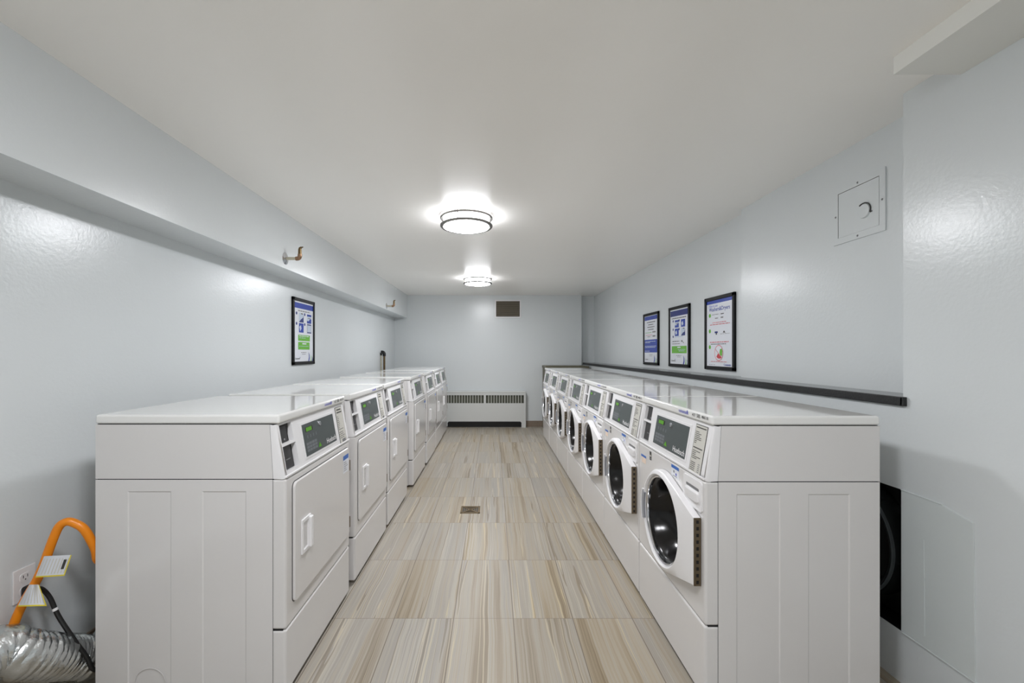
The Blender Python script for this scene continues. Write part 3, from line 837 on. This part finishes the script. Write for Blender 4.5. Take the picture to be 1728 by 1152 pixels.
def draw_steps(d):
    d.r(0.02, 0.98, 0.022, 0.125, M_dblue)
    d.line(0.1, 0.9, 0.155, M_ink, 0.016, 21)
    for k, (u, v) in enumerate(((0.28, 0.20), (0.62, 0.20), (0.28, 0.355), (0.62, 0.355))):
        pict(d, u, u + 0.22, v, v + 0.135, (2, 0, 0, 1)[k])
        d.disc(u - 0.1, v + 0.012, 0.03, M_dblue)
    d.disc(0.18, 0.50, 0.03, M_dblue); d.line(0.28, 0.72, 0.495, M_pale, 0.02, 3)
    d.line(0.14, 0.52, 0.58, M_inkl, 0.016, 6); d.line(0.14, 0.55, 0.625, M_inkl, 0.014, 7)
    d.r(0.64, 0.70, 0.575, 0.60, M_ink); d.poly([(0.7, 0.59), (0.78, 0.615), (0.76, 0.63)], M_inkl)
    d.r(0.10, 0.92, 0.675, 0.805, M_pgreen); d.r(0.42, 0.6, 0.69, 0.708, M_paper); d.line(0.45, 0.85, 0.735, M_pale, 0.008, 5); d.line(0.5, 0.8, 0.76, M_pale, 0.008, 6)
    d.line(0.36, 0.66, 0.84, M_inkl, 0.01, 8); d.line(0.42, 0.62, 0.868, M_inkl, 0.008, 9)
    d.text('Coinamatic', 0.06, 0.955, 0.26, M_ink); d.poly([(0.27, 0.915), (0.31, 0.91), (0.29, 0.93)], M_blue)
    d.swoosh()
def draw_how(d):
    d.r(0.0, 1.0, 0.0, 0.05, M_blue)
    d.text('How to use', 0.1, 0.102, 0.34, M_logo)
    d.text('Washers&Dryers', 0.1, 0.165, 0.8, M_blue)
    for v in (0.215, 0.455, 0.70): d.disc(0.13, v + 0.01, 0.042, M_pgreen)
    d.line(0.22, 0.5, 0.215, M_inkl, 0.008, 2); d.r(0.56, 0.68, 0.215, 0.228, M_ink); d.r(0.34, 0.46, 0.27, 0.284, M_inkl); d.r(0.56, 0.66, 0.265, 0.284, M_inkl)
    d.line(0.24, 0.76, 0.335, M_pink, 0.012, 4); d.line(0.14, 0.9, 0.365, M_red, 0.010, 5)
    d.r(0.33, 0.45, 0.475, 0.50, M_dblue); d.r(0.37, 0.42, 0.50, 0.525, M_ink); d.poly([(0.64, 0.50), (0.69, 0.47), (0.74, 0.505)], M_ink); d.line(0.55, 0.9, 0.515, M_inkl, 0.006, 7)
    d.line(0.14, 0.86, 0.63, M_pink, 0.014, 8); d.line(0.18, 0.76, 0.66, M_inkl, 0.012, 9)
    d.disc(0.49, 0.80, 0.165, M_pink, 28); d.disc(0.49, 0.80, 0.148, M_paper, 28)
    d.poly([(0.52, 0.80), (0.54, 0.745), (0.60, 0.735), (0.63, 0.77), (0.62, 0.84), (0.56, 0.845)], M_pgreen)
    d.poly([(0.40, 0.855), (0.46, 0.81), (0.51, 0.815), (0.54, 0.845), (0.60, 0.86), (0.58, 0.88), (0.50, 0.885), (0.45, 0.88)], M_red)
    d.poly([(0.36, 0.75), (0.375, 0.745), (0.61, 0.86), (0.595, 0.865)], M_pink)
    d.line(0.18, 0.8, 0.925, M_pink, 0.009, 10)
    d.text('Coinamatic', 0.68, 0.985, 0.26, M_blue); d.line(0.1, 0.35, 0.975, M_inkl, 0.006, 3)
poster(XL, 1, 3.546, 3.977, 1.147, 1.718, 'black framed poster on the left wall with four blue pictures and two green boxes', draw_left)
poster(XR2, -1, 4.50, 4.95, 1.117, 1.69, 'black framed notice with a blue text block, farthest of three on the right wall', draw_notice)
poster(XR2, -1, 3.79, 4.235, 1.117, 1.69, 'black framed poster with a green box, between two others on the right wall', draw_steps)
poster(XR2, -1, 3.08, 3.515, 1.117, 1.69, 'black framed washers and dryers poster with a red and green picture', draw_how)

# ------------------------------------------------------------------ shelf on the right ledge
t = thing('wall_shelf', 'long grey shelf with a black front edge on the right wall behind the washers', 'shelf', (1.53, 1.6, ZL))
b = MB()
b.box(0.012, XR1 - 1.53 - 0.001, 0.016, 2.92 - 1.6 + 0.0, 0.002, 0.036, M_shelf)
b.box(0.012, XR2 - 1.53 - 0.001, 2.92 - 1.6, YB - 1.6 + 0.10, 0.002, 0.036, M_shelf)
b.build('shelf_top', t, label='glossy grey top')
b = MB(); b.box(0, 0.012, 0.001, YB - 1.6 + 0.0, 0.002, 0.036, M_edge, bev=0.003); b.build('front_edge', t, label='rough black edge strip')
b = MB(); b.box(0.0, XR0 - 1.53 + 0.0, -0.002, 0.012, 0.002, 0.0365, M_edge, bev=0.002); b.build('end_cap', t)

# olive board at the far end of the washers
t = thing('wooden_cupboard', 'low olive wooden box behind the farthest washer at the end of the right row', 'box', (1.17, 6.98, 0))
b = MB(); b.box(-0.335, 0.34, -0.24, 0.24, 0.0, 1.0, M_olive); b.build('carcass', t)
b = MB(); b.box(-0.345, 0.34, -0.25, 0.24, 1.0, 1.04, M_olive, bev=0.004); b.build('top_board', t)

# ------------------------------------------------------------------ hatch in the opening
t = thing('round_hatch', 'round black glossy hatch in the dark wall opening behind the nearest washer', 'hatch', (XR0 + 0.085, 1.895, 0.47))
b = MB(); b.box(-0.006, 0.002, -0.27, 0.27, -0.26, 0.26, M_black); b.build('back_plate', t)
b = MB()
b.lathe([(0.253, 0.006), (0.250, 0.075), (0.243, 0.088), (0.232, 0.09), (0.220, 0.082), (0.212, 0.05), (0.212, 0.006)], (0, 0, 0), -EX, EY, EZ, mat('hatch_rim', (34, 37, 37), 0.2, mottle=0.1), seg=64)
b.build('rim', t)
b = MB(); b.lathe([(0.240, 0.089), (0.243, 0.094), (0.248, 0.092), (0.249, 0.084)], (0, 0, 0), -EX, EY, EZ, mat('hatch_highlight', (72, 78, 80), 0.3, mottle=0.05), seg=64); b.build('highlight_ring', t, label='thin grey ring standing in for a highlight')  # the thin highlight arc on the rim, built as a lighter grey ring
b = MB()
b.lathe([(0.213, 0.03), (0.15, 0.06), (0.08, 0.075), (0.0, 0.08)], (0, 0, 0), -EX, EY, EZ, M_glass, seg=48); b.build('glass', t)

# ------------------------------------------------------------------ access panel (right wall), vent (far wall)
t = thing('access_panel', 'square painted metal access panel high on the right wall', 'access panel', (XR1, 1.98, 1.777))
b = MB()
b.holed((-0.006, 0, 0), (0, -1, 0), EZ, (-1, 0, 0), -0.14, 0.14, 0.0, 0.273, [(-0.112, 0.112, 0.030, 0.245, 0.005, 0.0, M_ink, M_ink)], M_wall)
for q in (((-0.14, 0), (0.14, 0)), ((0.14, 0), (0.14, 0.273)), ((0.14, 0.273), (-0.14, 0.273)), ((-0.14, 0.273), (-0.14, 0))):
    (a, c), (d, e) = q
    b.f([(0, -a, c), (0, -d, e), (-0.006, -d, e), (-0.006, -a, c)], M_wall)
b.build('frame', t)
b = MB(); b.box(-0.0062, -0.002, -0.1105, 0.109, 0.0305, 0.2425, M_wall); panel = b.build('door', t)
b = MB()
pts = [(-0.0085, -0.035 + 0.036 * math.cos(a), 0.118 + 0.034 * math.sin(a)) for a in [PI * 0.30 + PI * 0.85 * i / 16 for i in range(17)]]
b.tube(pts, 0.0028, M_ink, seg=6)
b.slab([(0.055, 0.098), (0.078, 0.100), (0.078, 0.106), (0.055, 0.104)], (-0.0062, 0, 0), (0, -1, 0), EZ, (-1, 0, 0), 0.0, 0.001, M_ink)
b.lathe([(0.0, 0.009), (0.030, 0.007), (0.033, 0.0)], (-0.0062, -0.038, 0.115), -EX, EY, EZ, M_wall, seg=24)
b.build('latch', panel, label='round latch with a dark rim')
for (yy, zz) in ((0.0, 0.259), (0.0, 0.014), (0.126, 0.137), (-0.126, 0.137)):
    b = MB(); b.lathe([(0.0, 0.002), (0.004, 0.0015), (0.005, 0.0)], (-0.006, yy, zz), -EX, EY, EZ, M_inkl, seg=12); b.build('screw', t)

t = thing('air_vent', 'brown louvred air vent with a pale frame on the far wall', 'vent', (0.252, YB, 1.862))
b = MB()
for q in ((-0.222, 0.222, -0.012, 0, -0.022, 0.0), (-0.222, 0.222, -0.012, 0, 0.262, 0.284), (-0.222, -0.2, -0.012, 0, 0.0, 0.262), (0.2, 0.222, -0.012, 0, 0.0, 0.262)):
    b.box(*q, M_plast, bev=0.002)
b.build('frame', t)
b = MB(); b.box(-0.2, 0.2, -0.004, 0.0, 0, 0.262, M_ventd); b.build('backing', t)
for k in range(9):
    z = 0.008 + k * 0.0285
    b = MB(); b.f([(-0.197, -0.016, z), (0.197, -0.016, z), (0.197, -0.005, z + 0.023), (-0.197, -0.005, z + 0.023)], M_vent)
    b.f([(-0.197, -0.014, z), (0.197, -0.014, z), (0.197, -0.0045, z + 0.021), (-0.197, -0.0045, z + 0.021)][::-1], M_vent)
    b.f([(-0.197, -0.016, z), (-0.197, -0.014, z), (0.197, -0.014, z), (0.197, -0.016, z)], M_vent)
    b.build('slat', t)

# ------------------------------------------------------------------ convector heater on the far wall
t = thing('convector_heater', 'long low white convector heater under the vent on the far wall', 'heater', (0, YB - 0.013, 0))
F = -0.09
b = MB()
xa, xb_ = -0.83, 0.549
zt = 0.602
H1 = (-0.79, -0.155, 0.408, 0.541); H2 = (-0.12, 0.515, 0.408, 0.541)
b.holed((0, F, 0), EX, EZ, (0, -1, 0), xa, xb_, 0.12, zt - 0.02, [(*H1, 0.03, 0.0, M_radin, M_radin), (*H2, 0.03, 0.0, M_radin, M_radin)], M_rad)
b.slab([(xa, 0.02), (xa + 0.07, 0.02), (xa + 0.07, 0.08), (xa + 0.09, 0.102), (xb_ - 0.094, 0.102), (xb_ - 0.074, 0.084), (xb_ - 0.074, 0.0), (xb_, 0.0), (xb_, 0.12), (xa, 0.12)], (0, F, 0), EX, EZ, (0, -1, 0), -0.004, 0.0, M_rad)
b.box(xa, xb_, F - 0.006, 0.0, zt - 0.02, zt, M_rad, bev=0.004)
b.box(xb_ - 0.004, xb_, F + 0.0005, 0.0, 0.0, zt - 0.02, M_rad); b.box(xa, xa + 0.004, F + 0.0005, 0.0, 0.0, zt - 0.02, M_rad)
b.build('cover', t)
for H in (H1, H2):
    b = MB()
    for k in range(1, 14):
        xx = H[0] + (H[1] - H[0]) * k / 14
        b.box(xx - 0.006, xx + 0.006, F + 0.002, F + 0.006, H[2], H[3], M_radbar)
    b.build('grille', t)
b = MB(); b.box(xa + 0.01, xb_ - 0.01, F + 0.05, -0.005, 0.1, 0.14, M_gap); b.box(xa + 0.006, xb_ - 0.006, F + 0.055, -0.003, 0.001, 0.10, M_black); b.build('fin_block', t)

# ------------------------------------------------------------------ floor drain
t = thing('floor_drain', 'small square brass floor drain in the aisle tiles', 'drain', (-0.18, 3.41, 0))
b = MB(); s = 0.077
for q in ((-s, s, -s, -s + 0.012), (-s, s, s - 0.012, s), (-s, -s + 0.012, -s, s), (s - 0.012, s, -s, s)):
    b.box(q[0], q[1], q[2], q[3], 0.0003, 0.003, M_brass)
b.box(-s, s, -s, s, 0.0001, 0.0008, M_black)
b.build('frame', t)
b = MB()
for a in (PI / 4, -PI / 4):
    dx, dy = math.cos(a), math.sin(a)
    b.slab([(-0.085 * dx + 0.005 * dy, -0.085 * dy - 0.005 * dx), (0.085 * dx + 0.005 * dy, 0.085 * dy - 0.005 * dx), (0.085 * dx - 0.005 * dy, 0.085 * dy + 0.005 * dx), (-0.085 * dx - 0.005 * dy, -0.085 * dy + 0.005 * dx)], (0, 0, 0), EX, EY, EZ, 0.001, 0.003, M_brass)
for k in range(1, 5):
    r = 0.015 * k
    for i in range(4):
        a = i * PI / 2
        p = lambda u, v: (u * math.cos(a) - v * math.sin(a), u * math.sin(a) + v * math.cos(a))
        b.slab([p(-r, r), p(r, r), p(r, r + 0.005), p(-r, r + 0.005)], (0, 0, 0), EX, EY, EZ, 0.001, 0.0026, M_brass)
b.build('grate', t)

# ------------------------------------------------------------------ pipe stubs on the bulkhead, gas pipe on the left wall
def stub(y, z, label):
    t = thing('pipe_stub', label, 'pipe', (-1.451, y, z), group='capped pipe stubs on the bulkhead')
    b = MB(); b.lathe([(0.010, 0.012), (0.022, 0.010), (0.042, 0.003), (0.043, 0.0)], (0, 0, 0), EX, EY, EZ, M_chrome, seg=32); b.build('escutcheon', t, label='chrome wall plate')
    b = MB(); b.tube([(0.0, 0, 0), (0.085, 0, 0)], 0.0105, M_pipe); b.build('pipe', t)
    b = MB()
    pth = [(0.075, 0, 0)] + [(0.085 + 0.018 * math.sin(a), 0, 0.018 - 0.018 * math.cos(a)) for a in [PI / 2 * i / 6 for i in range(7)]] + [(0.103, 0, 0.03)]
    b.tube(pth, 0.0145, M_copper); b.build('elbow', t, label='copper elbow')
    b = MB(); b.tube([(0.103, 0, 0.028), (0.103, 0, 0.062), (0.105, 0, 0.072), (0.114, 0, 0.079)], [0.0125, 0.0115, 0.010, 0.007], M_brass)
    b.tube([(0.106, 0, 0.078), (0.126, 0, 0.080)], 0.004, M_brass, seg=8); b.build('valve', t, label='brass end')
stub(2.99, 1.907, 'brass pipe stub with chrome wall plate, the larger one above the left poster')
stub(5.83, 1.885, 'brass pipe stub on the bulkhead near the far corner')
t = thing('gas_pipe', 'thin upright metal pipe with a black elbow on the left wall behind the dryers', 'pipe', (XL + 0.045, 6.40, 0.1))
b = MB(); b.tube([(0, 0.0, 0.0), (0, 0, 1.13)], 0.016, M_brass); b.build('riser', t)
b = MB(); b.tube([(-0.03, -0.06, 0.0), (-0.03, -0.06, 1.12)], 0.011, M_pipe); b.build('riser', t)
b = MB()
pth = [(0, 0, 1.10)] + [(-0.03 + 0.03 * math.cos(a), 0, 1.13 + 0.03 * math.sin(a)) for a in [PI / 2 * i / 6 for i in range(7)]] + [(-0.045, 0, 1.16)]
b.tube(pth, 0.024, M_black); b.tube([(-0.03, -0.06, 1.11), (-0.03, -0.06, 1.15)], 0.016, M_black); b.tube([(-0.03, -0.06, 1.14), (-0.012, 0, 1.145)], 0.012, M_black)
b.build('elbow', t, label='black elbow fitting')

# ------------------------------------------------------------------ near left corner: outlet, cord, hose, duct
t = thing('wall_outlet', 'white double wall outlet low on the left wall behind the nearest dryer', 'outlet', (XL, 1.523, 0.372))
b = MB(); b.box(0, 0.006, -0.036, 0.036, 0, 0.116, M_plast, bev=0.002); b.build('plate', t)
for zz in (0.082, 0.034):
    b = MB(); b.slab(rrect(-0.017, 0.017, zz - 0.014, zz + 0.014, 0.008), (0.006, 0, 0), EY, EZ, EX, 0, 0.002, M_plast)
    for yy in (-0.007, 0.007): b.rect((0.006, 0, 0), EY, EZ, EX, yy - 0.0012, yy + 0.0012, zz - 0.002, zz + 0.008, M_black, lift=0.0023)
    b.rect((0.006, 0, 0), EY, EZ, EX, -0.002, 0.002, zz - 0.010, zz - 0.006, M_black, lift=0.0023)
    b.build('socket', t)
def ipt(px, py, k): return Vector(((px - 832) / k, 723.0 / k, 1.25 - (py - 595) / k))
t = thing('power_cord', 'black power cord plugged into the white wall outlet', 'cord', (0, 0, 0))
b = MB(); b.box(-1.662, -1.625, 1.505, 1.538, 0.385, 0.425, M_rubber, bev=0.008, seg=3); b.build('plug', t)
pth = smooth_path([(-1.632, 1.521, 0.407), (-1.605, 1.522, 0.412), ipt(84, 1008, 474), ipt(98, 1038, 474), ipt(120, 1072, 473), ipt(146, 1108, 468), ipt(162, 1130, 461), (-1.452, 1.68, 0.05), (-1.452, 1.80, 0.012)])
b = MB(); b.tube(pth, 0.0072, M_rubber, seg=10); cord = b.build('cable', t)
i0 = min(range(len(pth)), key=lambda i: (pth[i] - ipt(92, 1026, 474)).length)
b = MB(); b.tube([pth[i0], pth[i0 + 1]], 0.0082, M_plast, seg=10); b.build('band', cord, label='white tape band')

t = thing('gas_hose', 'bright orange flexible gas hose with two paper tags beside the nearest dryer', 'hose', (0, 0, 0))
HP = [(-1.452, 1.70, 0.40), (-1.452, 1.62, 0.48), ipt(166, 945, 459), ipt(160, 924, 464), ipt(143, 894, 470), ipt(127, 883, 473), ipt(113, 880, 476), ipt(100, 888, 478), ipt(89, 911, 480), ipt(74, 952, 482), ipt(62, 979, 484), ipt(46, 1006, 488), ipt(33, 1030, 491), ipt(23, 1055, 494), ipt(19, 1074, 496), ipt(26, 1094, 489), (-1.647, 1.51, 0.12), (-1.645, 1.55, 0.05)]
pth = smooth_path(HP, 10)
b = MB(); b.tube(pth, 0.0138, M_orange, seg=14); hose = b.build('hose_body', t, smooth=50)
b = MB(); b.tube([pth[-8], pth[-1]], 0.021, M_brass, seg=6); b.build('end_nut', t)
def tagsheet(P, name):
    """sheet over a grid of points P[i][j], yellow edge and printed rows"""
    b = MB()
    n, m_ = len(P), len(P[0])
    for i in range(n - 1):
        for j in range(m_ - 1):
            edge = j == m_ - 2 or i == n - 2
            mm = M_yellow if edge else (M_ink if (name == 'a' and n - 7 <= i <= n - 5 and 3 <= j <= m_ - 7) else (M_label if (i % 3 == 1 and 2 <= j <= m_ - 4) else M_paper))
            b.f([P[i][j], P[i + 1][j], P[i + 1][j + 1], P[i][j + 1]], mm)
    bmesh.ops.remove_doubles(b.bm, verts=b.bm.verts, dist=1e-6)
    geo = bmesh.ops.solidify(b.bm, geom=b.bm.faces[:], thickness=0.0008)
    return b.build('paper_tag', hose, smooth=60, weld=False)
def grid(p00, p10, p01, p11, n, m_, wave, kk):
    out = []
    for i in range(n + 1):
        row = []
        for j in range(m_ + 1):
            u, v = i / n, j / m_
            px = (p00[0] * (1 - u) + p10[0] * u) * (1 - v) + (p01[0] * (1 - u) + p11[0] * u) * v
            py = (p00[1] * (1 - u) + p10[1] * u) * (1 - v) + (p01[1] * (1 - u) + p11[1] * u) * v
            k = kk + wave * math.sin(u * 5.0)
            row.append(ipt(px, py, k))
        out.append(row)
    return out
tagsheet(grid((75, 938), (121, 936), (60, 974), (109, 971), 27, 15, 3.0, 492), 'a')
tagsheet(grid((50, 986), (66, 986), (30, 1023), (79, 1022), 24, 15, 4.0, 497), 'b')

t = thing('dryer_duct', 'silver foil flexible dryer duct behind the nearest dryer at the left edge', 'duct', (0, 0, 0))
DP = [(-1.436, 1.99, 0.125), (-1.49, 1.97, 0.12), (-1.545, 1.88, 0.10), (-1.55, 1.76, 0.085), ipt(163, 1106, 436), ipt(120, 1108, 458), ipt(80, 1108, 488), ipt(35, 1105, 515), ipt(-10, 1101, 535), (-1.585, 1.20, 0.28), (-1.59, 0.95, 0.27), (-1.585, 0.7, 0.24), (-1.57, 0.4, 0.16), (-1.55, 0.1, 0.085)]
base = smooth_path(DP, 60)
# resample evenly, ribbed radius
cum = [0.0]
for i in range(1, len(base)): cum.append(cum[-1] + (base[i] - base[i - 1]).length)
L = cum[-1]; pts = []; rad = []
n = int(L / 0.0045); j = 0
for i in range(n + 1):
    s = L * i / n
    while j < len(base) - 2 and cum[j + 1] < s: j += 1
    f = (s - cum[j]) / max(1e-9, cum[j + 1] - cum[j])
    pts.append(base[j].lerp(base[j + 1], f))
    rad.append(0.068 + 0.0055 * abs(math.sin(s / 0.022 * PI)) ** 0.7 + 0.001 * math.sin(s * 91))
b = MB(); b.tube(pts, rad, M_foil, seg=40)
rr = random.Random(5)
for v in b.bm.verts: v.co += Vector((rr.uniform(-1, 1), rr.uniform(-1, 1), rr.uniform(-1, 1))) * 0.0016
b.build('duct_sleeve', t, smooth=40, weld=False)
b = MB()
b.lathe([(0.072, 0.0), (0.078, 0.0), (0.078, 0.012), (0.072, 0.012), (0.072, 0.0)], pts[2], (pts[3] - pts[2]).normalized(), EZ, (pts[3] - pts[2]).normalized().cross(EZ), M_steel, seg=32)
b.build('clamp', t)

# ------------------------------------------------------------------ camera, world, colour
cam = bpy.data.cameras.new('camera'); co = bpy.data.objects.new('camera', cam); COL.objects.link(co)
co.location = (0, 0, 1.25); co.rotation_euler = (PI / 2, 0, 0)
cam.sensor_width = 36.0; cam.lens = 723.0 / 1728 * 36.0
cam.shift_x = 32.0 / 1728; cam.shift_y = 19.0 / 1728
cam.clip_start = 0.02
sc = bpy.context.scene
sc.camera = co
w = bpy.data.worlds.new('world'); sc.world = w; w.use_nodes = True
w.node_tree.nodes['Background'].inputs[0].default_value = (0.6, 0.62, 0.65, 1)
w.node_tree.nodes['Background'].inputs[1].default_value = 0.3
sc.view_settings.view_transform = 'Standard'; sc.view_settings.look = 'None'
sc.view_settings.gamma = 1.0; sc.view_settings.use_curve_mapping = False
sc.view_settings.exposure = 1.95
sc.cycles.max_bounces = 12; sc.cycles.diffuse_bounces = 8
sc.cycles.use_denoising = True
